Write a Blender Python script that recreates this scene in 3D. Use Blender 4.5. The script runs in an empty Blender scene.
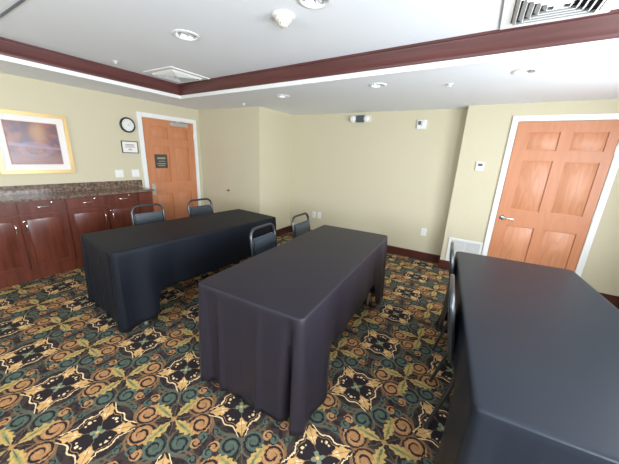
import bpy, bmesh, math, random
from mathutils import Vector, Matrix
random.seed(7)
C = bpy.context.scene.collection
PI = math.pi
V = Vector

# ------------------------------------------------------------------ node helpers
class X:
    """tiny expression builder that turns python arithmetic into Math nodes"""
    nt = None
    def __init__(s, sock): s.s = sock
    @staticmethod
    def m(op, *a, clamp=False):
        n = X.nt.nodes.new('ShaderNodeMath'); n.operation = op; n.use_clamp = clamp
        for i, v in enumerate(a):
            if isinstance(v, X): X.nt.links.new(v.s, n.inputs[i])
            else: n.inputs[i].default_value = float(v)
        return X(n.outputs[0])
    def __add__(a, b): return X.m('ADD', a, b)
    __radd__ = __add__
    def __sub__(a, b): return X.m('SUBTRACT', a, b)
    def __rsub__(a, b): return X.m('SUBTRACT', b, a)
    def __mul__(a, b): return X.m('MULTIPLY', a, b)
    __rmul__ = __mul__
    def __truediv__(a, b): return X.m('DIVIDE', a, b)
def xabs(a): return X.m('ABSOLUTE', a)
def xmin(a, b): return X.m('MINIMUM', a, b)
def xmax(a, b): return X.m('MAXIMUM', a, b)
def xlt(a, b): return X.m('LESS_THAN', a, b)
def xgt(a, b): return X.m('GREATER_THAN', a, b)
def xsqrt(a): return X.m('SQRT', a)
def xlen(a, b): return xsqrt(a*a + b*b)
def xatan2(a, b): return X.m('ARCTAN2', a, b)
def xfract(a): return X.m('FRACT', a)
def xmod(a, b): return X.m('FLOORED_MODULO', a, b)
def xsm(a, e0, e1):   # 1 below e0, 0 above e1
    n = X.nt.nodes.new('ShaderNodeMapRange'); n.interpolation_type = 'SMOOTHSTEP'
    X.nt.links.new(a.s, n.inputs[0])
    n.inputs[1].default_value = e0; n.inputs[2].default_value = e1
    n.inputs[3].default_value = 1; n.inputs[4].default_value = 0
    return X(n.outputs[0])
def mixc(nt, fac, a, b):
    n = nt.nodes.new('ShaderNodeMix'); n.data_type = 'RGBA'
    def put(i, v):
        if isinstance(v, X): nt.links.new(v.s, n.inputs[i])
        elif isinstance(v, bpy.types.NodeSocket): nt.links.new(v, n.inputs[i])
        elif isinstance(v, (tuple, list)): n.inputs[i].default_value = (*v[:3], 1)
        else: n.inputs[i].default_value = v
    put(0, fac); put(6, a); put(7, b)
    return n.outputs[2]

def mat(name, col, rough=.5, metal=0, spec=.5, noise=0, nscale=8, bump=0, bscale=200, sheen=0, stretch=None, coat=0, col2=None, detail=3):
    m = bpy.data.materials.new(name); m.use_nodes = True
    nt = m.node_tree; b = nt.nodes['Principled BSDF']
    b.inputs['Base Color'].default_value = (*col, 1)
    b.inputs['Roughness'].default_value = rough; b.inputs['Metallic'].default_value = metal
    b.inputs['Specular IOR Level'].default_value = spec
    b.inputs['Sheen Weight'].default_value = sheen
    b.inputs['Coat Weight'].default_value = coat; b.inputs['Coat Roughness'].default_value = .15
    tc = nt.nodes.new('ShaderNodeTexCoord')
    if noise or col2:
        mp = nt.nodes.new('ShaderNodeMapping'); nt.links.new(tc.outputs['Object'], mp.inputs[0])
        if stretch: mp.inputs['Scale'].default_value = stretch
        n = nt.nodes.new('ShaderNodeTexNoise'); n.inputs['Scale'].default_value = nscale; n.inputs['Detail'].default_value = detail
        nt.links.new(mp.outputs[0], n.inputs[0])
        c2 = col2 if col2 else tuple(c*(1-noise) for c in col)
        r = nt.nodes.new('ShaderNodeMapRange'); r.inputs[1].default_value = .35; r.inputs[2].default_value = .65
        nt.links.new(n.outputs[0], r.inputs[0])
        nt.links.new(mixc(nt, X(r.outputs[0]), col, c2), b.inputs['Base Color'])
    if bump:
        n = nt.nodes.new('ShaderNodeTexNoise'); n.inputs['Scale'].default_value = bscale
        nt.links.new(tc.outputs['Object'], n.inputs[0])
        bp = nt.nodes.new('ShaderNodeBump'); bp.inputs['Strength'].default_value = bump; bp.inputs['Distance'].default_value = .002
        nt.links.new(n.outputs[0], bp.inputs['Height']); nt.links.new(bp.outputs[0], b.inputs['Normal'])
    return m

# ------------------------------------------------------------------ carpet
def carpet():
    m = bpy.data.materials.new('carpet'); m.use_nodes = True
    nt = m.node_tree; X.nt = nt; b = nt.nodes['Principled BSDF']
    b.inputs['Roughness'].default_value = .95; b.inputs['Specular IOR Level'].default_value = .15
    tc = nt.nodes.new('ShaderNodeTexCoord')
    # soft warping so the weave is not ruler-straight
    nz = nt.nodes.new('ShaderNodeTexNoise'); nz.inputs['Scale'].default_value = 60; nt.links.new(tc.outputs['Object'], nz.inputs[0])
    sep = nt.nodes.new('ShaderNodeSeparateXYZ'); nt.links.new(tc.outputs['Object'], sep.inputs[0])
    P = .554
    x = (X(sep.outputs[0]) - 3.03)/P; y = (X(sep.outputs[1]) - .41)/P
    wob = (X(nz.outputs[0]) - .5)*.05
    u = x + y + wob; v = x - y + wob
    U = xabs(xmod(u + 1, 2) - 1); W = xabs(xmod(v + 1, 2) - 1)
    sw = xgt(U + W, 1)
    keep = 1 - sw
    U2 = U*keep + (1 - U)*sw; V2 = W*keep + (1 - W)*sw
    U, W = U2, V2
    n2 = nt.nodes.new('ShaderNodeTexNoise'); n2.inputs['Scale'].default_value = 25; n2.inputs['Detail'].default_value = 4
    nt.links.new(tc.outputs['Object'], n2.inputs[0]); vr = X(n2.outputs[0])
    bg = (.020, .015, .017); gold = (.52, .31, .12); cream = (.66, .50, .29); orange = (.32, .165, .070)
    green = (.066, .090, .070); leaf = (.20, .20, .075); brown = (.085, .055, .04); ltgreen = (.16, .19, .12)
    col = mixc(nt, xsm(vr, .42, .58), bg, (.048, .034, .030))
    def over(mask, c): 
        nonlocal col
        col = mixc(nt, mask, col, c)
    r0 = xlen(U, W); th = xatan2(W, U)
    # big faint ring round the medallion and sweeping stems
    over(xsm(xabs(r0 - .465), .016, .030), mixc(nt, xsm(xabs(th - PI/4), .1, .5), (.15, .085, .045), (.06, .080, .060)))
    over(xsm(xabs(r0 - .53), .010, .020), (.14, .085, .05))
    over(xsm(xabs(xlen(U - .5, W - .5) - .16), .008, .018), brown)
    over(xsm(xabs(xlen(U - .62, W - .20) - .205), .010, .022), (.19, .105, .05))
    over(xsm(xabs(xlen(U - .20, W - .62) - .205), .008, .018), (.10, .085, .055))
    def scroll(cx, cy, R, c, chir=1, turns=2.0, dark=None, rot=0.0):
        dx = U - cx; dy = W - cy
        r = xlen(dx, dy); a = xatan2(dy*chir, dx)
        ph = xfract(r*(turns/R) - (a + rot)/(2*PI))
        band = xsm(xabs(ph - .5), .27, .36)
        inside = xsm(r, R*.93, R*1.02)
        core = xsm(r, R*.26, R*.34)
        over(inside, bg)
        msk = xmax(band, core)*inside
        over(msk, c)
        over(msk*xsm(xabs(ph - .42), .0, .12)*.5, tuple(min(1, q*1.7) for q in c))
    scroll(.60, .165, .163, orange, 1, 1.9)
    scroll(.165, .60, .160, green, -1, 1.9)
    scroll(.555, .375, .082, green, -1, 1.3)
    scroll(.375, .555, .082, orange, 1, 1.3)
    # small curls off the ring
    scroll(.36, .335, .055, green, 1, 1.2)
    # leaves of the green-yellow flower at (1,0) and (0,1)
    for (cx, cy) in ((1, 0), (0, 1)):
        dx = xabs(U - cx); dy = xabs(W - cy)
        r = xlen(dx, dy); a = xatan2(dy, dx)
        d = xabs(a - PI/4)
        lobes = X.m('SINE', r*75.0)*.045
        w = xmin((.46 - r)*1.35, r*1.3 + .16) + lobes*1.3
        leafm = xsm(d - w, -.02, .03)*xsm(r, .44, .46)
        over(leafm, mixc(nt, xsm(d - w*.35, -.06, .04), (.42, .28, .095), leaf))
        over(xsm(d, .02, .05)*xsm(r, .2, .3), green)
        over(xsm(r, .03, .045), orange)
    # medallion: dark ground, outline, petals
    a4 = xmin(U, W); b4 = xmax(U, W)
    dia = X.m('POWER', U, .78) + X.m('POWER', W, .78)
    rip = X.m('COSINE', th*8.0)*-.035
    e = dia + rip
    over(xsm(e, .63, .65)*xsm(r0, .49, .50), bg)
    over(xsm(xabs(e - .635), .010, .020)*xsm(r0, .48, .50), cream)
    over(xsm(xabs(e - .575), .003, .010)*xsm(r0, .30, .34), orange)
    # petals on the axes
    s = b4; wdt = xsm(xabs(s - .33), .02, .17)*(.080 + X.m('SINE', s*70.0)*.014)
    over(xsm(a4 - wdt, -.008, .006), gold)
    over(xsm(a4 - wdt*.5, -.012, .004)*xlt(s, .30), cream)
    over(xsm(a4, .004, .010)*xgt(s, .18)*xlt(s, .47), orange)
    # dots on the diagonals and centre rosette
    over(xsm(xlen(U - .175, W - .175), .018, .028), cream)
    over(xsm(xlen(U - .20, W - .12), .010, .018), cream)
    over(xsm(xlen(U - .12, W - .20), .010, .018), cream)
    ros = xabs(X.m('COSINE', th*2.0))*.075 + .025
    over(xsm(r0 - ros, -.008, .006), ltgreen)
    over(xsm(r0, .018, .030), gold)
    # yarn value variation
    fin = nt.nodes.new('ShaderNodeHueSaturation')
    nt.links.new((vr*.7 + .82).s, fin.inputs['Value']); nt.links.new(col, fin.inputs['Color'])
    nt.links.new(fin.outputs[0], b.inputs['Base Color'])
    n3 = nt.nodes.new('ShaderNodeTexNoise'); n3.inputs['Scale'].default_value = 500; nt.links.new(tc.outputs['Object'], n3.inputs[0])
    bp = nt.nodes.new('ShaderNodeBump'); bp.inputs['Strength'].default_value = .4; bp.inputs['Distance'].default_value = .003
    nt.links.new(n3.outputs[0], bp.inputs['Height']); nt.links.new(bp.outputs[0], b.inputs['Normal'])
    return m

def oak(name, c1, c2, cathedral=False):
    m = bpy.data.materials.new(name); m.use_nodes = True
    nt = m.node_tree; X.nt = nt; b = nt.nodes['Principled BSDF']
    b.inputs['Roughness'].default_value = .42
    tc = nt.nodes.new('ShaderNodeTexCoord'); mp = nt.nodes.new('ShaderNodeMapping')
    mp.inputs['Scale'].default_value = (1, 1, .16); nt.links.new(tc.outputs['Object'], mp.inputs[0])
    w = nt.nodes.new('ShaderNodeTexNoise'); w.inputs['Scale'].default_value = 7 if cathedral else 5; w.inputs['Detail'].default_value = 2
    nt.links.new(mp.outputs[0], w.inputs[0])
    ring = xabs(xfract(X(w.outputs[0])*7.0) - .5)*2.0
    f = nt.nodes.new('ShaderNodeTexNoise'); f.inputs['Scale'].default_value = 90; f.inputs['Detail'].default_value = 3
    mp2 = nt.nodes.new('ShaderNodeMapping'); mp2.inputs['Scale'].default_value = (1, 1, .05); nt.links.new(tc.outputs['Object'], mp2.inputs[0])
    nt.links.new(mp2.outputs[0], f.inputs[0])
    fac = xsm(ring, .0, .9)*(.40 if cathedral else .25) + (X(f.outputs[0]) - .5)*.6
    nt.links.new(mixc(nt, X.m('ADD', fac, 0, clamp=True), c1, c2), b.inputs['Base Color'])
    return m

M = {}
M['carpet'] = carpet()
M['wall'] = mat('wall_paper', (.605, .548, .392), .8, bump=.2, bscale=90, noise=.02, nscale=60)
M['ceiling'] = mat('ceiling_paint', (.86, .89, .93), .85, bump=.1, bscale=120)
M['white'] = mat('white_trim', (.82, .82, .80), .4)
M['crown'] = mat('crown_wood', (.115, .035, .032), .38, noise=.25, nscale=6, stretch=(.3, .3, 8))
M['base'] = mat('base_wood', (.085, .022, .016), .35, noise=.3, nscale=8, stretch=(.3, .3, 6))
M['cherry'] = mat('cherry_wood', (.150, .036, .020), .33, noise=.35, nscale=9, stretch=(3, 3, .4), coat=.3)
M['oak1'] = oak('door_oak', (.56, .225, .105), (.43, .155, .065))
M['oak2'] = oak('oak_panel', (.60, .26, .13), (.44, .16, .075), True)
M['granite'] = mat('granite', (.055, .045, .04), .14, noise=0, nscale=35, col2=(.26, .17, .12), detail=6)
M['cloth_blue'] = mat('charcoal_cloth', (.0085, .0102, .0150), .5, spec=.12, bump=.12, bscale=500)
M['cloth_plum'] = mat('plum_black_cloth', (.0175, .0150, .0225), .42, spec=.30, bump=.12, bscale=500)
M['cloth_satin'] = mat('smooth_black_cloth', (.0105, .0150, .0235), .36, spec=.30, bump=.08, bscale=500)
M['steel'] = mat('black_steel', (.075, .078, .085), .28, metal=.7)
M['vinyl'] = mat('grey_vinyl', (.040, .050, .062), .30, bump=.2, bscale=250)
M['chrome'] = mat('chrome', (.75, .75, .74), .18, metal=1)
M['alum'] = mat('brushed_aluminium', (.62, .62, .63), .35, metal=.8)
M['plastic'] = mat('white_plastic', (.80, .80, .77), .35)
M['ivory'] = mat('ivory_plastic', (.78, .74, .64), .4)
M['black'] = mat('black_plastic', (.02, .02, .022), .35)
M['dark'] = mat('dark_void', (.02, .02, .025), .8)
M['slate'] = mat('slate_plastic', (.07, .09, .11), .3)
M['gold'] = mat('gilt_frame', (.66, .47, .21), .3, metal=.3)
M['mat'] = mat('mat_board', (.80, .77, .74), .7)
M['matline'] = mat('mat_bevel', (.42, .22, .20), .7)
M['paper'] = mat('paper', (.84, .80, .76), .6)
M['ink'] = mat('faded_ink', (.40, .34, .34), .7)
M['plaque'] = mat('bronze_plaque', (.085, .075, .065), .35, metal=.3)
M['plaque_text'] = mat('plaque_lettering', (.36, .38, .27), .4)
M['lampglass'] = mat('frosted_lens', (.8, .8, .8), .2)
M['reflector'] = mat('reflector', (.55, .57, .58), .25, metal=.8)
M['wood_top'] = mat('laminate_top', (.25, .2, .15), .5, noise=.3, nscale=10)
g = bpy.data.materials.new('window_glass'); g.use_nodes = True
gb = g.node_tree.nodes['Principled BSDF']; gb.inputs['Transmission Weight'].default_value = 1; gb.inputs['Roughness'].default_value = 0; gb.inputs['IOR'].default_value = 1.45
M['glass'] = g

def art_mat():
    m = bpy.data.materials.new('landscape_print'); m.use_nodes = True
    nt = m.node_tree; X.nt = nt; b = nt.nodes['Principled BSDF']; b.inputs['Roughness'].default_value = .25
    tc = nt.nodes.new('ShaderNodeTexCoord'); sep = nt.nodes.new('ShaderNodeSeparateXYZ'); nt.links.new(tc.outputs['Object'], sep.inputs[0])
    x = X(sep.outputs[0]); z = X(sep.outputs[2])      # object centre = print centre
    def nz(s, off, d=4):
        mp = nt.nodes.new('ShaderNodeMapping'); mp.inputs['Location'].default_value = (off, 0, off*.7); nt.links.new(tc.outputs['Object'], mp.inputs[0])
        n = nt.nodes.new('ShaderNodeTexNoise'); n.inputs['Scale'].default_value = s; n.inputs['Detail'].default_value = d; nt.links.new(mp.outputs[0], n.inputs[0]); return X(n.outputs[0])
    a = nz(7, 3); c = nz(11, 9); d = nz(26, 5)
    col = mixc(nt, xsm(a, .40, .60), (.30, .11, .075), (.15, .08, .09))
    col = mixc(nt, xsm(c, .38, .50), col, (.12, .075, .12))
    glow = xsm(xlen((x - .045)*1.6, z - .13), .02, .17)
    col = mixc(nt, glow*.8, col, (.48, .27, .13))
    col = mixc(nt, xsm(z + .06 + (d - .5)*.12, -.12, .0)*.75, col, (.32, .18, .17))
    arch = xsm(xabs(xlen((x + .0)*.8, (z + .07)*1.35) - .10 - (d - .5)*.03), .012, .035)
    col = mixc(nt, arch*.45, col, (.30, .21, .29))
    col = mixc(nt, xsm(xlen(x*.9, (z + .065)*1.6), .05, .085)*.35, col, (.42, .24, .15))
    col = mixc(nt, xsm(xabs(z + .035 + x*.10), .008, .025)*.7, col, (.30, .22, .30))
    nt.links.new(col, b.inputs['Base Color'])
    return m
M['art'] = art_mat()

# ------------------------------------------------------------------ mesh helpers
class MB:
    def __init__(s): s.bm = bmesh.new()
    def box(s, a, b, bev=0):
        a = V(a); b = V(b); c = (a+b)/2; d = b-a
        t = bmesh.new()
        bmesh.ops.create_cube(t, size=1, matrix=Matrix.Translation(c) @ Matrix.Diagonal((abs(d.x), abs(d.y), abs(d.z), 1)))
        if bev: bmesh.ops.bevel(t, geom=t.edges[:], offset=bev, segments=2, affect='EDGES', clamp_overlap=True)
        s._add(t); return s
    def _add(s, t):
        me = bpy.data.meshes.new('t'); t.to_mesh(me); t.free(); s.bm.from_mesh(me); bpy.data.meshes.remove(me)
    def lathe(s, prof, axis='z', origin=(0, 0, 0), n=32, caps=True):
        """prof = [(r, h)...]; axis z or y"""
        rings = []
        t = bmesh.new()
        for r, h in prof:
            ring = []
            for i in range(n):
                a = 2*PI*i/n
                if axis == 'z': p = (r*math.cos(a), r*math.sin(a), h)
                elif axis == 'y': p = (r*math.cos(a), h, r*math.sin(a))
                else: p = (h, r*math.cos(a), r*math.sin(a))
                ring.append(t.verts.new(V(p)+V(origin)))
            rings.append(ring)
        for a, b in zip(rings, rings[1:]):
            for i in range(n):
                t.faces.new((a[i], a[(i+1) % n], b[(i+1) % n], b[i]))
        if caps and prof[0][0] > 1e-6: t.faces.new(rings[0][::-1])
        if caps and prof[-1][0] > 1e-6: t.faces.new(rings[-1])
        bmesh.ops.remove_doubles(t, verts=t.verts[:], dist=1e-6)
        bmesh.ops.recalc_face_normals(t, faces=t.faces[:])
        s._add(t); return s
    def cyl(s, p0, p1, r, n=16, r2=None):
        return s.tube([p0, p1], r, n)
    def tube(s, path, r, n=12, smooth=0, flat=None):
        P = [V(p) for p in path]
        for _ in range(smooth):
            Q = [P[0]]
            for a, b in zip(P, P[1:]): Q += [a*.75+b*.25, a*.25+b*.75]
            Q.append(P[-1]); P = Q
        t = bmesh.new(); rings = []
        up = None
        for i, p in enumerate(P):
            d = (P[min(i+1, len(P)-1)] - P[max(i-1, 0)]).normalized()
            if up is None:
                up = V((0, 0, 1)) if abs(d.z) < .9 else V((1, 0, 0))
            sx = d.cross(up)
            if sx.length < 1e-4: sx = d.cross(V((0, 1, 0)))
            sx.normalize(); up = sx.cross(d).normalized()
            k = flat or 1
            rings.append([t.verts.new(p + sx*r*math.cos(2*PI*j/n) + up*r*k*math.sin(2*PI*j/n)) for j in range(n)])
        for a, b in zip(rings, rings[1:]):
            for j in range(n): t.faces.new((a[j], a[(j+1) % n], b[(j+1) % n], b[j]))
        t.faces.new(rings[0][::-1]); t.faces.new(rings[-1])
        bmesh.ops.recalc_face_normals(t, faces=t.faces[:])
        s._add(t); return s
    def prism(s, pts, z0, z1, bev=0):
        t = bmesh.new()
        vs = [t.verts.new((x, y, z0)) for x, y in pts]; f = t.faces.new(vs)
        r = bmesh.ops.extrude_face_region(t, geom=[f])
        for e in r['geom']:
            if isinstance(e, bmesh.types.BMVert): e.co.z = z1
        bmesh.ops.recalc_face_normals(t, faces=t.faces[:])
        if bev: bmesh.ops.bevel(t, geom=t.edges[:], offset=bev, segments=2, affect='EDGES')
        s._add(t); return s
    def frustum(s, x0, x1, z0, z1, yb, yf, ins):
        """raised field: base rectangle at yb, smaller top at yf (towards -y)"""
        t = bmesh.new()
        A = [t.verts.new(p) for p in ((x0, yb, z0), (x1, yb, z0), (x1, yb, z1), (x0, yb, z1))]
        B = [t.verts.new(p) for p in ((x0+ins, yf, z0+ins), (x1-ins, yf, z0+ins), (x1-ins, yf, z1-ins), (x0+ins, yf, z1-ins))]
        for i in range(4): t.faces.new((A[i], A[(i+1) % 4], B[(i+1) % 4], B[i]))
        t.faces.new(B); t.faces.new(A[::-1])
        bmesh.ops.recalc_face_normals(t, faces=t.faces[:])
        s._add(t); return s
    def loop_profile(s, corners, prof, closed=True):
        """sweep profile [(out, z)] round a polygon; out is measured inward; mitred"""
        t = bmesh.new(); n = len(corners); rings = []
        for i in range(n):
            p = V((*corners[i], 0)); a = V((*corners[i-1], 0)); b = V((*corners[(i+1) % n], 0))
            d1 = (p-a).normalized(); d2 = (b-p).normalized()
            n1 = V((-d1.y, d1.x, 0)); n2 = V((-d2.y, d2.x, 0))
            mt = (n1+n2).normalized(); mt /= max(.2, mt.dot(n1))
            rings.append([t.verts.new(p + mt*o + V((0, 0, z))) for o, z in prof])
        k = len(prof)
        for i in range(n):
            a = rings[i]; b = rings[(i+1) % n]
            for j in range(k): t.faces.new((a[j], b[j], b[(j+1) % k], a[(j+1) % k]))
        bmesh.ops.recalc_face_normals(t, faces=t.faces[:])
        s._add(t); return s
    def build(s, name, m, parent=None, loc=None, rotz=0, smooth=True):
        me = bpy.data.meshes.new(name); s.bm.to_mesh(me); s.bm.free()
        me.materials.append(m)
        if smooth:
            for p in me.polygons: p.use_smooth = True
            me.set_sharp_from_angle(angle=math.radians(35))
        o = bpy.data.objects.new(name, me); C.objects.link(o)
        if parent: o.parent = parent
        if loc: o.location = loc
        o.rotation_euler.z = rotz
        return o
def thing(name, label, cat, loc=(0, 0, 0), rotz=0, group=None):
    o = bpy.data.objects.new(name, None); C.objects.link(o); o.empty_display_size = .1
    o.location = loc; o.rotation_euler = (0, 0, rotz); return tag(o, label, cat, group)
def tag(o, label, cat, group=None):
    o['label'] = label; o['category'] = cat
    if group: o['group'] = group
    return o
def struct(o):
    o['kind'] = 'structure'; return o
def copy_tree(o, parent=None):
    c = o.copy(); C.objects.link(c); c.parent = parent
    for ch in list(o.children): copy_tree(ch, c)
    return c

# ------------------------------------------------------------------ room numbers
HS, HU = 2.26, 2.43
FILL_WIN = (1.2, 4.6, .75, 2.12)  # unseen front window, added to even the light on walls and ceiling
YB, YD, YJ = 4.497, 4.308, 3.556
XJ, XR, XE, YF = 1.478, 4.36, 6.6, -2.6
# floor
fl = struct(MB().box((-.15, YF-.15, -.08), (XE+.15, YB+.15, 0)).build('floor', M['carpet']))
# walls
struct(MB().box((-.15, YF-.15, 0), (0, YJ, 2.6)).build('wall_left', M['wall']))
struct(MB().box((-.15, YJ, 0), (XJ, YB+.15, 2.6)).build('wall_back_left', M['wall']))
struct(MB().box((XJ, YB, 0), (XR, YB+.15, 2.6)).build('wall_back', M['wall']))
struct(MB().box((XR, YD, 0), (XE+.15, YB+.15, 2.6)).build('wall_back_right', M['wall']))
w = MB(); a, b, c, d = FILL_WIN
w.box((0, YF-.15, 0), (a, YF, 2.6)).box((b, YF-.15, 0), (XE+.15, YF, 2.6)).box((a, YF-.15, 0), (b, YF, c)).box((a, YF-.15, d), (b, YF, 2.6))
struct(w.build('wall_front', M['wall']))
# right wall with two windows
WINS = [(1.35, 2.95, .75, 2.0), (-1.8, .6, .75, 2.0)]
w = MB(); ys = [YF, -1.8, .6, 1.35, 2.95, YD]
for i in range(5):
    if i in (1, 3):
        w.box((XE, ys[i], 0), (XE+.15, ys[i+1], .75)); w.box((XE, ys[i], 2.0), (XE+.15, ys[i+1], 2.6))
    else: w.box((XE, ys[i], 0), (XE+.15, ys[i+1], 2.6))
struct(w.build('wall_right', M['wall']))
for k, (a, b, c, d) in enumerate(WINS + [FILL_WIN]):
    e = bpy.data.objects.new('window_%d' % (k+1), None); C.objects.link(e); struct(e); e.location = (XE+.08, (a+b)/2, c)
    if k == 2: e.location = ((a+b)/2, YF-.08, c); e.rotation_euler.z = -PI/2  # last window is made up, an opening for the added front fill
    h = (b-a)/2; H = d-c; f = MB()
    f.box((-.03, -h, 0), (.03, h, .05)).box((-.03, -h, H-.05), (.03, h, H)).box((-.03, -h, .05), (.03, -h+.05, H-.05)).box((-.03, h-.05, .05), (.03, h, H-.05)).box((-.025, -.02, .05), (.025, .02, H-.05))
    f.build('window_frame', M['white'], e)
    MB().box((-.004, -h+.05, .05), (.004, h-.05, H-.05)).build('window_pane', M['glass'], e)
    MB().box((-.14, -h-.04, -.03), (-.03, h+.04, 0), .004).build('window_sill', M['white'], e)

# tray ceiling
T = [(.74, -1.8), (6.0, -1.8), (6.0, 2.49), (.74, 2.70)]
def cut_holes(o, holes):
    cm = MB()
    for x, y, r, z0, z1 in holes: cm.lathe([(r, z0), (r, z1)], n=32, origin=(x, y, 0))
    c = cm.build('cutter', M['white'])
    md = o.modifiers.new('b', 'BOOLEAN'); md.operation = 'DIFFERENCE'; md.object = c; md.solver = 'EXACT'
    dg = bpy.context.evaluated_depsgraph_get(); me = bpy.data.meshes.new_from_object(o.evaluated_get(dg))
    o.modifiers.clear(); o.data = me
    cme = c.data; bpy.data.objects.remove(c); bpy.data.meshes.remove(cme)
SOFF_CANS = [(2.322, 3.042), (3.592, 2.925), (4.779, 2.902)]
UP_CANS = [(2.41, 1.62), (3.60, 1.62)]
s = MB()
s.prism([(0, YF), (.74, YF), (.74, -1.8), T[3], (.74, YJ), (0, YJ)], HS, 2.6)
s.prism([T[3], T[2], (XE, 2.49), (XE, YD), (XR, YD), (XR, YB), (XJ, YB), (XJ, YJ), (.74, YJ)], HS, 2.6)
s.prism([(6.0, -1.8), (XE, -1.8), (XE, 2.49), (6.0, 2.49)], HS, 2.6)
s.prism([(.74, YF), (XE, YF), (XE, -1.8), (.74, -1.8)], HS, 2.6)
so = struct(s.build('ceiling', M['ceiling'], smooth=False))
cut_holes(so, [(x, y, .068, HS-.1, HS+.12) for x, y in SOFF_CANS])
up = struct(MB().prism([(.70, -1.84), (6.04, -1.84), (6.04, 2.53), (.70, 2.74)], HU, 2.61).build('ceiling', M['ceiling'], smooth=False))
cut_holes(up, [(x, y, .085, HU-.1, HU+.12) for x, y in UP_CANS])
struct(MB().loop_profile(T, [(-.015, HS-.006), (.006, HS-.006), (.010, HS+.036), (-.015, HS+.036)]).build('trim_1', M['white'], smooth=False))
struct(MB().loop_profile(T, [(0, HS+.036), (.014, HS+.036), (.014, HS+.050), (.022, HS+.062), (.034, HS+.10), (.052, HS+.135), (.056, HS+.15), (.066, HS+.152), (.066, HU), (0, HU)]).build('trim_2', M['crown']))
struct(MB().box((1.0, .80, HU-.006), (3.0, .815, HU)).build('trim_3', M['slate']))
# baseboards
def bb(name, segs):
    m_ = MB()
    for a, b in segs:
        m_.box((*a, 0), (*b, .118)); 
        ax, ay = a; bx_, by = b
        m_.box((min(ax, bx_)+.0, min(ay, by)+.004 if abs(bx_-ax) > abs(by-ay) else min(ay, by), .118), (max(ax, bx_), max(ay, by), .132))
    return struct(m_.build(name, M['base']))
bb('baseboard_back', [((XJ+.014, YB-.014), (XR-.014, YB))])
bb('baseboard_right', [((XR-.014, YD-.014), (XR, YB)), ((XR, YD-.014), (4.855, YD)), ((5.91, YD-.014), (XE, YD))])
bb('baseboard_left', [((0.0, YJ-.014), (XJ, YJ)), ((XJ, YJ-.014), (XJ+.014, YB))])

# ------------------------------------------------------------------ doors (local: x right, -y to the viewer)
def six_panel(width, H, panels, m1, m2, parent):
    d = MB(); T0 = -.003; F = -.020          # recess plane, face plane
    xs = sorted({p[0] for p in panels} | {p[1] for p in panels}); 
    d.box((0, T0, 0), (width, .0, H))
    cols = [(panels[0][0], panels[0][1]), (panels[1][0], panels[1][1])]
    rows = [(panels[i][2], panels[i][3]) for i in (0, 2, 4)]
    d.box((0, F, 0), (cols[0][0], T0, H)); d.box((cols[1][1], F, 0), (width, T0, H)); d.box((cols[0][1], F, 0), (cols[1][0], T0, H))
    for c0, c1 in cols:
        z = 0
        for r0, r1 in sorted(rows):
            d.box((c0, F, z), (c1, T0, r0)); z = r1
        d.box((c0, F, z), (c1, T0, H))
    d.build('door_slab', m1, parent)
    for x0, x1, z0, z1 in panels:
        MB().frustum(x0+.010, x1-.010, z0+.010, z1-.010, T0, F+.002, .032).build('door_panel', m2, parent)
def frame(width, H, fw, parent, proud=.028):
    f = MB()
    f.box((-fw, -proud, 0), (-.006, 0, H+fw), .004).box((width+.006, -proud, 0), (width+fw, 0, H+fw), .004).box((-.006, -proud, H+.006), (width+.006, 0, H+fw), .004)
    f.build('door_frame', M['white'], parent)
def lever(x, z, m, parent, plate=False, flip=1):
    h = MB()
    if plate: h.box((x-.03, -.028, z-.10), (x+.03, -.020, z+.10), .004)
    else: h.lathe([(.033, -.019), (.033, -.027), (.028, -.032)], 'y', (x, 0, z))
    h.lathe([(.012, -.02), (.012, -.062)], 'y', (x, 0, z), 16)
    h.tube([(x, -.058, z), (x+flip*.03, -.062, z), (x+flip*.085, -.058, z-.002), (x+flip*.118, -.052, z-.006)], .0095, 12, 2)
    h.build('door_handle', m, parent)
def hinges(x, zs, parent):
    for z in zs: MB().cyl((x, -.022, z-.045), (x, -.022, z+.045), .007, 12).build('hinge', M['alum'], parent)

d1 = bpy.data.objects.new('door_1', None); C.objects.link(d1); struct(d1); d1.location = (0, 2.506, 0); d1.rotation_euler.z = PI/2
Wd = .90
cA, cB = (.13, .40), (.50, .77)
P1 = [(*cA, 1.70, 1.90), (*cB, 1.70, 1.90), (*cA, .99, 1.59), (*cB, .99, 1.59), (*cA, .2, .80), (*cB, .2, .80)]
six_panel(Wd, 2.006, P1, M['oak1'], M['oak1'], d1); frame(Wd, 2.006, .072, d1)
lever(.07, .885, M['alum'], d1, True); hinges(Wd+.004, (1.78, 1.0, .25), d1)
cl = MB().box((.44, -.075, 1.925), (.76, -.020, 1.985), .006).build('door_closer', M['alum'], d1)
MB().tube([(.56, -.05, 1.985), (.56, -.05, 1.998), (.60, -.13, 2.000), (.70, -.03, 2.012)], .008, 8).build('closer_arm', M['alum'], cl)

d2 = bpy.data.objects.new('door_2', None); C.objects.link(d2); struct(d2); d2.location = (4.927, YD, 0)
W2 = .90
cA, cB = (.125, .415), (.52, .815)
P2 = [(*cA, 1.728, 1.933), (*cB, 1.728, 1.933), (*cA, 1.0, 1.61), (*cB, 1.0, 1.61), (*cA, .25, .79), (*cB, .25, .79)]
six_panel(W2, 2.05, P2, M['oak1'], M['oak2'], d2); frame(W2, 2.05, .068, d2)
lever(.062, .882, M['chrome'], d2); hinges(W2+.004, (1.75, 1.0, .25), d2)

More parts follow.
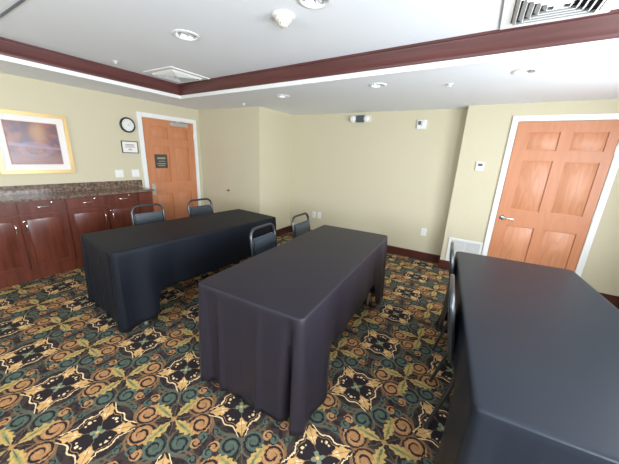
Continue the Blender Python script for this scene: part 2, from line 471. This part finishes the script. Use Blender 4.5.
# sign on door 1
sg = thing('door_sign', 'small dark plaque with faded lettering on the wooden door beside the clock', 'sign', (.0205, 2.748, 1.345), PI/2)
MB().box((-.105, -.008, -.112), (.105, 0, .112), .003).build('plaque', M['plaque'], sg)
for zz, a, b, h in ((.050, -.07, .07, .030), (.0, -.045, .06, .012), (-.04, -.075, .07, .014), (-.07, -.06, .05, .012)):
    t = MB(); x = a; t.box((a, -.0088, zz-h*.12), (b, -.008, zz+h*.12))
    while x < b:
        wl = random.uniform(.008, .018); t.box((x, -.0095, zz-h/2), (min(x+wl, b), -.008, zz+h/2)); x += wl+.006
    t.build('lettering', M['plaque_text'], sg)

# ------------------------------------------------------------------ wall fittings, left wall
pic = thing('framed_picture', 'large gilt framed autumn landscape print above the granite counter', 'picture', (0.001, 1.2125, 1.19), PI/2)
f = MB(); w_, h_, k = .345, .70, .042
for a, b in (((-w_, 0), (w_, k)), ((-w_, h_-k), (w_, h_)), ((-w_, k), (-w_+k, h_-k)), ((w_-k, k), (w_, h_-k))):
    f.box((a[0], -.030, a[1]), (b[0], 0, b[1]), .006)
f.build('picture_frame', M['gold'], pic)
MB().box((-w_+k, -.012, k), (w_-k, -.002, h_-k)).build('mat_board', M['mat'], pic)
f = MB(); a, b = .252, (.095, .61); q = .006
f.box((-.236, -.0135, .108), (.236, -.012, .592)); f.build('mat_bevel', M['matline'], pic)
MB().box((-.228, -.003, -.235), (.228, 0, .235)).build('landscape_print', M['art'], pic, loc=(0, -.0135, .35))
ck = thing('wall_clock', 'round black rimmed wall clock above the framed certificate', 'clock', (-.001, 2.29, 1.866), PI/2)
MB().lathe([(.086, -.012), (.088, -.030), (.098, -.034), (.108, -.022), (.108, 0)], 'y', n=48).build('clock_rim', M['black'], ck)
MB().lathe([(.09, -.002), (.09, -.014)], 'y', n=48).build('clock_face', M['plastic'], ck)
for i in range(12):
    a = i*PI/6; MB().tube([(.066*math.sin(a), -.0148, .066*math.cos(a)), (.08*math.sin(a), -.0148, .08*math.cos(a))], .0022, 6).build('hour_mark', M['ink'], ck)
MB().tube([(0, -.018, 0), (.042*math.sin(1.9), -.018, .042*math.cos(1.9))], .0028, 6).build('hour_hand', M['ink'], ck)
MB().tube([(0, -.02, 0), (.066*math.sin(.9), -.02, .066*math.cos(.9))], .002, 6).build('minute_hand', M['ink'], ck)
ct = thing('framed_certificate', 'small black framed certificate below the round wall clock', 'picture', (-.001, 2.285, 1.463), PI/2)
f = MB(); w_, h_, k = .117, .175, .010
for a, b in (((-w_, 0), (w_, k)), ((-w_, h_-k), (w_, h_)), ((-w_, k), (-w_+k, h_-k)), ((w_-k, k), (w_, h_-k))): f.box((a[0], -.016, a[1]), (b[0], 0, b[1]), .002)
f.build('picture_frame', M['black'], ct)
MB().box((-w_+k, -.008, k), (w_-k, -.001, h_-k)).build('certificate_paper', M['paper'], ct)
t = MB()
for zz, hw, hh in ((.122, .062, .008), (.105, .072, .003), (.094, .066, .003), (.083, .07, .003), (.058, .022, .006), (.046, .028, .004)): t.box((-hw, -.009, zz-hh), (hw, -.008, zz+hh))
t.build('printed_text', M['ink'], ct)

def wall_plate(loc, rotz, w_, h_, label, kind, n, name, cat, group=None):
    e = thing(name, label, cat, loc, rotz, group)
    MB().box((-w_/2, -.006, -h_/2), (w_/2, 0, h_/2), .002).build('cover_plate', M['plastic'], e)
    for i in range(n):
        x = (i-(n-1)/2)*.046
        if kind == 'switch':
            MB().box((x-.014, -.0085, -.03), (x+.014, -.006, .03), .001).build('rocker', M['white'], e)
        else:
            for zz in (-.022, .022):
                r = MB().lathe([(.016, -.0062), (.016, -.0075)], 'y', (x, 0, zz), 20).build('receptacle', M['ivory'], e)
                q = MB(); q.box((x-.007, -.0079, zz-.002), (x-.0055, -.0074, zz+.007)).box((x+.0055, -.0079, zz-.002), (x+.007, -.0074, zz+.007)); q.build('slot', M['black'], r)
    return e
wall_plate((-.001, 2.09, 1.16), PI/2, .112, .112, 'white switch plate on the left wall, the one farther from the door', 'switch', 2, 'switch_plate', 'light switch')
wall_plate((-.001, 2.322, 1.16), PI/2, .112, .112, 'white switch plate on the left wall, right next to the door frame', 'switch', 2, 'switch_plate', 'light switch')
wall_plate((2.04, YB+.001, .447), 0, .078, .122, 'left one of two adjoining white wall plates low on the back wall', 'outlet', 1, 'outlet_plate', 'outlet')
wall_plate((2.155, YB+.001, .447), 0, .078, .122, 'right one of two adjoining white wall plates low on the back wall', 'outlet', 1, 'outlet_plate', 'outlet')
wall_plate((4.05, YB+.001, .463), 0, .078, .122, 'single white outlet low on the back wall near its right corner', 'outlet', 1, 'outlet_plate', 'outlet')
ds = thing('wall_door_stop', 'small round metal bumper on the wall beside the clock door', 'door stop', (.733, YJ+.001, .868))
MB().lathe([(.022, 0), (.022, -.006), (.010, -.010), (.009, -.030)], 'y', n=20).build('stem', M['chrome'], ds)
MB().lathe([(.013, -.028), (.015, -.034), (.012, -.042), (.001, -.043)], 'y', n=20).build('rubber_tip', M['black'], ds)
em = thing('emergency_light', 'emergency light with two white lamp heads high on the back wall', 'emergency light', (2.836, YB+.001, 2.155))
MB().box((-.17, -.030, -.050), (.17, 0, .052), .008).build('housing', M['ivory'], em)
MB().box((-.070, -.062, -.052), (.070, -.028, .054), .008).build('battery_case', M['slate'], em)
for sx in (-1, 1):
    h = MB().lathe([(.030, -.028), (.045, -.050), (.049, -.082), (.044, -.086)], 'y', (sx*.118, 0, 0), 24).build('lamp_head', M['plastic'], em)
    MB().lathe([(.042, -.084), (.030, -.092), (.001, -.095)], 'y', (sx*.118, 0, 0), 24).build('lens', M['lampglass'], h)
tb = thing('alarm_strobe', 'small white alarm box high on the back wall, right of the emergency light', 'alarm', (3.787, YB+.001, 2.06))
MB().box((-.066, -.03, -.062), (.066, 0, .062), .006).build('housing', M['plastic'], tb)
MB().box((.004, -.05, -.030), (.046, -.03, .05), .006).build('strobe_lens', M['lampglass'], tb)
MB().box((-.052, -.034, -.006), (-.012, -.030, .046), .001).build('speaker_grille', M['slate'], tb)  # plain grey plate on the upper left of the housing
th = thing('thermostat', 'small white thermostat on the wall left of the large oak door', 'thermostat', (4.622, YD+.001, 1.51))
MB().box((-.048, -.024, -.055), (.048, 0, .055), .006).build('housing', M['plastic'], th)
MB().box((-.026, -.0255, .002), (.026, -.024, .036)).build('display', M['slate'], th)
vg = thing('return_air_grille', 'white louvered return air grille low on the wall beside the oak door', 'vent', (4.64, YD+.001, .14))
f = MB(); hw = .212
f.box((-hw, -.014, 0), (hw, 0, .03), .003).box((-hw, -.014, .325), (hw, 0, .355), .003).box((-hw, -.014, .03), (-hw+.03, 0, .325), .003).box((hw-.03, -.014, .03), (hw, 0, .325), .003)
f.build('grille_frame', M['plastic'], vg)
f = MB()
for i in range(22):
    z = .036+i*.0132
    f.box((-hw+.03, -.010, z), (hw-.03, -.003, z+.0085))
f.box((-.004, -.012, .03), (.004, -.002, .325))
f.build('louvers', M['plastic'], vg)
MB().box((-hw+.028, -.002, .028), (hw-.028, 0, .327)).build('backing', M['slate'], vg)

# ------------------------------------------------------------------ counter and cabinets (local x = world y)
def pull(parent, x, z, vert, F):
    p = MB(); L = .048
    a, b = ((x, F, z-L), (x, F, z+L)) if vert else ((x-L, F, z), (x+L, F, z))
    out = V((0, -.028, 0)); A, B = V(a), V(b); d = (B-A).normalized()*.006
    p.tube([A, A+out*.8, A+out+d*1.5, B+out-d*1.5, B+out*.8, B], .0055, 10, 1)
    p.build('handle', M['chrome'], parent)
def lock(parent, x, z, F):
    MB().lathe([(.009, F), (.009, F-.004), (.006, F-.005)], 'y', (x, 0, z), 16).build('lock', M['chrome'], parent)
XF = .385
def front_panel(name, parent, x0, x1, z0, z1, recessed=True):
    d = MB(); B = 0; F = -.019
    if recessed:
        s_ = .05
        d.box((x0, F, z0), (x0+s_, B, z1), .003).box((x1-s_, F, z0), (x1, B, z1), .003).box((x0+s_, F, z0), (x1-s_, B, z0+s_), .003).box((x0+s_, F, z1-s_), (x1-s_, B, z1), .003)
        d.box((x0+s_-.002, -.006, z0+s_-.002), (x1-s_+.002, 0, z1-s_+.002))
        d.frustum(x0+s_+.004, x1-s_-.004, z0+s_+.004, z1-s_-.004, -.006, -.015, .03)
    else:
        d.box((x0, F, z0), (x1, B, z1), .005)
    return d.build(name, M['cherry'], parent)
def cabinet(y0, y1, label, cols):
    e = thing('base_cabinet', label, 'cabinet', (XF, y0, 0), PI/2, None)
    Wc = y1-y0
    MB().box((.001, 0, 0), (Wc-.001, XF-.002, .918)).build('cabinet_body', M['cherry'], e)
    for x0, x1, side in cols:
        dr = front_panel('drawer', e, x0+.008, x1-.008, .785, .905, False)
        pull(dr, (x0+x1)/2, .85, False, -.019); lock(dr, (x0+x1)/2+.085, .887, -.019)
        do = front_panel('door', e, x0+.008, x1-.008, .145, .765)
        if side > 0: pull(do, x1-.045, .62, True, -.019)
        else: pull(do, x0+.045, .62, True, -.019); lock(do, x0+.035, .70, -.019)
    return e
cabinet(.42, 1.27, 'cherry wood base cabinet below the framed landscape print', [(0, .425, 1), (.425, .85, -1)])
cabinet(1.27, 2.11, 'cherry wood base cabinet partly hidden by the nearer black table chair', [(0, .43, 1), (.43, .84, -1)])
e = thing('base_cabinet', 'narrow plain cherry cabinet unit at the counter end by the door', 'cabinet', (XF, 2.11, 0), PI/2)
MB().box((.001, 0, 0), (.219, XF-.002, .918)).build('cabinet_body', M['cherry'], e)
front_panel('drawer', e, .01, .21, .785, .905, False); front_panel('filler_panel', e, .01, .21, .145, .765, False)
wt = thing('countertop', 'speckled brown granite countertop with backsplash on the cherry cabinets', 'countertop', (0, 0, .92))
MB().box((.002, .40, 0), (.425, 2.345, .030), .006).build('worktop', M['granite'], wt)
MB().box((.002, .40, .030), (.022, 2.395, .135), .003).build('backsplash', M['granite'], wt)

# ------------------------------------------------------------------ ceiling fittings
def can(x, y, z, r, label, group):
    e = thing('recessed_light', label, 'ceiling light', (x, y, z), 0, group)
    MB().lathe([(r+.018, 0), (r+.020, -.005), (r+.002, -.009), (r-.006, -.002), (r-.006, 0)], n=40, caps=False).build('trim_ring', M['white'], e)
    c = MB(); c.lathe([(r-.002, 0), (r-.010, .035), (r*.6, .062), (.002, .068)], n=40, caps=False); 
    c = c.build('reflector', M['reflector'], e)
    if r > .075:
        MB().box((-.010, -r+.010, .008), (.010, r-.010, .05)).build('baffle', M['white'], e)
        for sx in (-1, 1): MB().tube([(sx*.035, -.04, .04), (sx*.035, .04, .04)], .011, 12).build('lamp_tube', M['lampglass'], e)
    else:
        MB().lathe([(.016, .06), (.030, .035), (.032, .012), (.024, .004), (.001, .002)], n=24).build('bulb', M['lampglass'], e)
    return e
can(*SOFF_CANS[0], HS, .066, 'small recessed spotlight in the soffit above the left end of the back wall', 'soffit spotlights')
can(*SOFF_CANS[1], HS, .066, 'small recessed spotlight in the soffit, the middle of three', 'soffit spotlights')
can(*SOFF_CANS[2], HS, .066, 'small recessed spotlight in the soffit nearest the large oak door', 'soffit spotlights')
can(*UP_CANS[0], HU, .083, 'round recessed downlight in the raised ceiling near the left diffuser', 'raised ceiling downlights')
can(*UP_CANS[1], HU, .083, 'round recessed downlight at the top edge, right of the smoke detector', 'raised ceiling downlights')
sd = thing('smoke_detector', 'round white smoke detector on the raised ceiling', 'smoke detector', (3.315, 1.70, HU))
MB().lathe([(.074, 0), (.074, -.010), (.066, -.016)], n=40).build('mounting_base', M['plastic'], sd)
MB().lathe([(.056, -.014), (.052, -.034), (.036, -.044), (.030, -.060), (.018, -.066), (.001, -.066)], n=40).build('sensor_dome', M['ivory'], sd)
t = MB()
for i in range(8):
    a = i*PI/4; t.box((.032*math.cos(a)-.003, .032*math.sin(a)-.003, -.056), (.032*math.cos(a)+.003, .032*math.sin(a)+.003, -.046))
t.build('sensing_slots', M['slate'], sd)
def sprinkler(x, y, z, label):
    e = thing('sprinkler_head', label, 'sprinkler', (x, y, z+.002))
    MB().lathe([(.034, 0), (.034, -.003), (.018, -.010), (.016, -.006)], n=28).build('escutcheon', M['white'], e)
    s_ = MB().lathe([(.008, -.005), (.008, -.020)], n=16); s_.lathe([(.020, -.030), (.020, -.032)], n=20); s_.tube([(-.011, 0, -.018), (-.013, 0, -.025), (-.004, 0, -.031)], .002, 8).tube([(.011, 0, -.018), (.013, 0, -.025), (.004, 0, -.031)], .002, 8)
    s_.build('deflector', M['white'], e)
sprinkler(1.07, 1.72, HU, 'white sprinkler head on the raised ceiling near its left edge')
sprinkler(1.404, 3.29, HS, 'white sprinkler head in the soffit above the wall that juts out left')
sprinkler(4.231, 3.119, HS, 'white sprinkler head in the soffit left of the oak door spotlight')
def diffuser(x0, x1, y0, y1, label):
    cx, cy = (x0+x1)/2, (y0+y1)/2; hx, hy = (x1-x0)/2, (y1-y0)/2
    e = thing('air_diffuser', label, 'vent', (cx, cy, HU))
    f = MB(); fw = .055
    f.box((-hx, -hy, -.010), (hx, -hy+fw, 0), .002).box((-hx, hy-fw, -.010), (hx, hy, 0), .002).box((-hx, -hy+fw, -.010), (-hx+fw, hy-fw, 0), .002).box((hx-fw, -hy+fw, -.010), (hx, hy-fw, 0), .002)
    f.build('diffuser_frame', M['white'], e)
    MB().box((-hx+.05, -hy+.05, -.002), (hx-.05, hy-.05, -.0005)).build('backing', M['dark'], e)
    for i in range(5):
        a = hx-fw-.004-i*.034; b = hy-fw-.004-i*.034
        if min(a, b) < .03: break
        q = MB().loop_profile([(-a, -b), (a, -b), (a, b), (-a, b)], [(0, -.004), (.002, -.002), (.022, -.026), (.020, -.028)])
        q.build('louver', M['white'], e)
    MB().box((-.022, -.022, -.026), (.022, .022, -.002)).build('centre_cone', M['white'], e)
diffuser(4.555, 5.085, 1.99, 2.47, 'large square louvered air diffuser at the right of the raised ceiling')
diffuser(.95, 1.50, 2.07, 2.60, 'square louvered air diffuser in the left corner of the raised ceiling')

# ------------------------------------------------------------------ tables, cloths
def table(loc, rz, w_, L, label):
    e = thing('folding_table', label, 'table', loc, rz)
    MB().box((.02, .02, .722), (w_-.02, L-.02, .752), .006).build('tabletop', M['wood_top'], e)
    for yy in (.20, L-.20):
        for xx in (.09, w_-.09):
            MB().tube([(xx, yy, .722), (xx, yy, .01)], .014, 12).build('leg', M['alum'], e)
        MB().tube([(.09, yy, .12), (w_-.09, yy, .12)], .010, 10).build('cross_bar', M['alum'], e)
    return e
def cloth(name, loc, rz, w_, L, m, label, seed, hem_side=.345, hem_end=.03, cz=.03, hem_left=.50, flare=1.0, qs=.30, H=.767):
    rnd = random.Random(seed); R = .035
    # perimeter, counter clockwise from near-left: near end (y=0), right side, far end, left side
    samples = []       # (x, y, nx, ny, side, d_from_start, side_len)
    def side(ax, ay, bx, by, nx, ny, kind):
        Ls = math.hypot(bx-ax, by-ay); n = int(Ls/.013)
        for i in range(n+1):
            t_ = i/n; samples.append((ax+(bx-ax)*t_, ay+(by-ay)*t_, nx, ny, kind, t_*Ls, Ls))
    def arc(cx, cy, a0, kind):
        for i in range(1, 8):
            a = a0+PI/2*i/8; samples.append((cx+R*math.cos(a), cy+R*math.sin(a), math.cos(a), math.sin(a), kind, i/8, 1))
    side(R, 0, w_-R, 0, 0, -1, 'E0'); arc(w_-R, R, -PI/2, 'C')
    side(w_, R, w_, L-R, 1, 0, 'S1'); arc(w_-R, L-R, 0, 'C')
    side(w_-R, L, R, L, 0, 1, 'E2'); arc(R, L-R, PI/2, 'C')
    side(0, L-R, 0, R, -1, 0, 'S3'); arc(R, R, PI, 'C')
    g_ = lambda x, m_, s_: math.exp(-((x-m_)/s_)**2)
    ph = [rnd.uniform(0, 6.28) for _ in range(8)]
    cam = [rnd.uniform(.94, 1.06) for _ in range(8)]
    off = []; hem = []
    CR = [(0, .012), (.035, .008), (.07, -.030), (.17, -.012), (.21*cam[0], .026), (.26*cam[0], .000), (.44*cam[1], -.014), (.60*cam[1], .012), (.635*cam[1], .024), (.68*cam[1], -.008), (.86, .006), (.90, -.020), (.922, -.085), (.94, -.085), (.975, .012), (1, .030)]
    for x, y, nx, ny, kd, d, Ls in samples:
        if kd == 'C':
            o = .030; hz = cz
        else:
            dd = min(d, Ls-d); k = {'E0': 0, 'S1': 1, 'E2': 2, 'S3': 3}[kd]
            if kd[0] == 'E':
                tt = d/Ls
                if kd == 'E2': tt = 1-tt
                for (p0, v0), (p1, v1) in zip(CR, CR[1:]):
                    if p0 <= tt <= p1: o = v0+(v1-v0)*(tt-p0)/(p1-p0); break
                o += .003*math.sin(d*2*PI/.21+ph[k])
                hz = hem_end
            else:
                o = .020*g_(dd, 0, .05) + .060*g_(dd, .21, .10) - .02*g_(dd, .42, .06) + .006*math.sin(d*2*PI/.45+ph[k]+1)
                q = min(1, max(0, (dd-qs)/.07)); q = q*q*(3-2*q)
                hz = cz + .07*min(1, dd/.30) + ((hem_left if kd == 'S3' else hem_side)-.07-cz)*q
        off.append(o*flare); hem.append(hz)
    K = 18; bm = bmesh.new(); rows = []
    rr = .010
    # first ring slightly inside, flat on the top
    rows.append([bm.verts.new((x-nx*rr*2.2, y-ny*rr*2.2, H)) for x, y, nx, ny, *_ in samples])
    rows.append([bm.verts.new((x-nx*rr, y-ny*rr, H)) for x, y, nx, ny, *_ in samples])
    rows.append([bm.verts.new((x-nx*rr*.3, y-ny*rr*.3, H-rr*.3)) for x, y, nx, ny, *_ in samples])
    for k in range(K+1):
        t_ = k/K; row = []
        for (x, y, nx, ny, kd, d, Ls), o, hz in zip(samples, off, hem):
            z = H-rr-(H-rr-hz)*t_; dep = (H-rr-z)/(H-.03)
            dd = o*dep**.75 + .004*t_
            row.append(bm.verts.new((x+nx*dd, y+ny*dd, z)))
        rows.append(row)
    n = len(samples)
    for a, b in zip(rows, rows[1:]):
        for i in range(n): bm.faces.new((a[i], b[i], b[(i+1) % n], a[(i+1) % n]))
    top = bm.faces.new(rows[0])
    bmesh.ops.recalc_face_normals(bm, faces=bm.faces[:])
    if top.normal.z < 0: bmesh.ops.reverse_faces(bm, faces=bm.faces[:])
    me = bpy.data.meshes.new(name); bm.to_mesh(me); bm.free(); me.materials.append(m)
    for p in me.polygons: p.use_smooth = len(p.vertices) == 4
    me.set_sharp_from_angle(angle=math.radians(60))
    o = bpy.data.objects.new(name, me); C.objects.link(o); o.location = loc; o.rotation_euler.z = rz
    sm = o.modifiers.new('thickness', 'SOLIDIFY'); sm.thickness = .0018; sm.offset = -1
    return tag(o, label, 'tablecloth')
T1 = ((1.605, .955, 0), -.085, .74, 1.83)
T2 = ((3.235, .955, 0), .045, .76, 1.83)
T3 = ((4.720, .900, 0), .088, .83, 1.83)
table(T1[0], T1[1], T1[2], T1[3], 'folding table under the black cloth nearest the cherry cabinets')
table(T2[0], T2[1], T2[2], T2[3], 'folding table under the black cloth in the middle of the room')
table(T3[0], T3[1], T3[2], T3[3], 'folding table under the black cloth in front of the oak door')
cloth('tablecloth', *T1, M['cloth_blue'], 'black tablecloth on the left table near the cherry cabinets', 1, hem_end=.10, cz=.085, qs=.21)
cloth('tablecloth', *T2, M['cloth_plum'], 'black tablecloth with creased front corner on the middle table', 2, hem_end=.05, cz=.05)
cloth('tablecloth', *T3, M['cloth_satin'], 'smooth black tablecloth on the right table in front of the oak door', 3, flare=.5)

# ------------------------------------------------------------------ chairs (local: back at x=0, seat towards +x, width along y)
def make_chair(label, loc, rz, group):
    e = thing('banquet_chair', label, 'chair', loc, rz, group)
    hw = .182; zt = .873; sh = .44
    def P(y, z):      # back plane, leaning outwards to x=0 at the top
        return V((.065*(zt-z)/(zt-sh), y, z))
    top = [P(-hw, .50), P(-hw, .78)]
    for i in range(0, 9):
        a = PI - PI/2*i/8; top.append(P(-hw+.075+.075*math.cos(a), zt-.085+.085*math.sin(a)))
    for i in range(0, 9):
        a = PI/2 - PI/2*i/8; top.append(P(hw-.075+.075*math.cos(a), zt-.085+.085*math.sin(a)))
    top += [P(hw, .78), P(hw, .50)]
    MB().tube(top, .0135, 12).build('back_frame', M['steel'], e)
    for s_ in (-1, 1):
        MB().tube([P(s_*hw, .52), (.10, s_*hw, .43), (.085, s_*(hw+.005), .34), (.0, s_*(hw+.02), .006)], .0115, 12, 2).build('rear_leg', M['steel'], e)
        MB().tube([(.09, s_*hw, .43), (.40, s_*hw, .435), (.455, s_*hw, .42), (.47, s_*(hw+.005), .36), (.50, s_*(hw+.02), .006)], .0115, 12, 2).build('front_leg', M['steel'], e)
    MB().tube([(.47, -hw, .30), (.47, hw, .30)], .008, 10).build('stretcher', M['steel'], e)
    b = bmesh.new()
    # padded back: rounded slab
    mb = MB(); mb.box((-.018, -hw+.014, .52), (.018, hw-.014, .785), .015)
    o = mb.build('backrest', M['vinyl'], e)
    for v in o.data.vertices: v.co.x += .065*(zt-v.co.z)/(zt-sh)
    sm = MB(); sm.box((.085, -hw-.012, .435), (.50, hw+.012, .485), .018); sm.build('seat', M['vinyl'], e)
    b.free()
    return e
GRP = None
ch = make_chair('padded black chair at the left table, nearer one by the cabinets', (1.215, 1.79, 0), -.085, GRP)
def place(label, x, y, rz):
    c = copy_tree(ch); c.location = (x, y, 0); c.rotation_euler.z = rz; c['label'] = label
place('padded black chair at the left table, farther one before the door with the plaque', 1.285, 2.49, -.085)
place('padded black chair behind the middle table, nearer of its two', 2.925, 1.935, .045)
place('padded black chair behind the middle table, farther one near the back wall', 2.915, 2.62, .045)
place('black chair seen edge-on at the right table, farther one by the air grille', 4.530, 2.44, .06)
place('black chair seen edge-on at the right table, nearer one with long visible legs', 4.585, 1.66, .06)

# ------------------------------------------------------------------ light
wd = bpy.data.worlds.new('world'); bpy.context.scene.world = wd; wd.use_nodes = True
bg = wd.node_tree.nodes['Background']; bg.inputs[0].default_value = (.75, .88, 1, 1); bg.inputs[1].default_value = 1.0
def area(name, loc, rot, sx, sy, power, col):
    l = bpy.data.lights.new(name, 'AREA'); l.shape = 'RECTANGLE'; l.size = sx; l.size_y = sy; l.energy = power; l.color = col
    o = bpy.data.objects.new(name, l); C.objects.link(o); o.location = loc; o.rotation_euler = rot; return o
for k, ((a, b, c, d), pw) in enumerate(zip(WINS, (52, 112))):
    area('window_daylight', (XE-.22, (a+b)/2, (c+d)/2), (0, PI/2+(.0 if k == 0 else .25), 0), d-c-.1, b-a-.1, pw, (.86, .93, 1))

a, b, c, d = FILL_WIN
area('window_daylight', ((a+b)/2, YF+.22, (c+d)/2), (PI/2+.30, 0, 0), b-a-.1, d-c-.1, 42, (.86, .93, 1))  # fill lamp added at the made-up front window, tilted up to brighten the ceiling

# ------------------------------------------------------------------ camera
cd = bpy.data.cameras.new('camera'); cam = bpy.data.objects.new('camera', cd); C.objects.link(cam)
yw, pt, rl = -.5302, -.2747, .0461
fw = V((math.sin(yw)*math.cos(pt), math.cos(yw)*math.cos(pt), math.sin(pt)))
rt = V((math.cos(yw), -math.sin(yw), 0)); upv = rt.cross(fw)
r2 = rt*math.cos(rl)+upv*math.sin(rl); u2 = -rt*math.sin(rl)+upv*math.cos(rl)
mx = Matrix((r2, u2, -fw)).transposed().to_4x4(); mx.translation = (4.58762, 0, 1.545103)
cam.matrix_world = mx
cd.sensor_fit = 'HORIZONTAL'; cd.sensor_width = 36; cd.lens = 36*270.3157/619; cd.clip_start = .05
bpy.context.scene.camera = cam
vs = bpy.context.scene.view_settings
vs.view_transform = 'Standard'; vs.look = 'None'; vs.exposure = 0.95; vs.gamma = 1; vs.use_curve_mapping = False
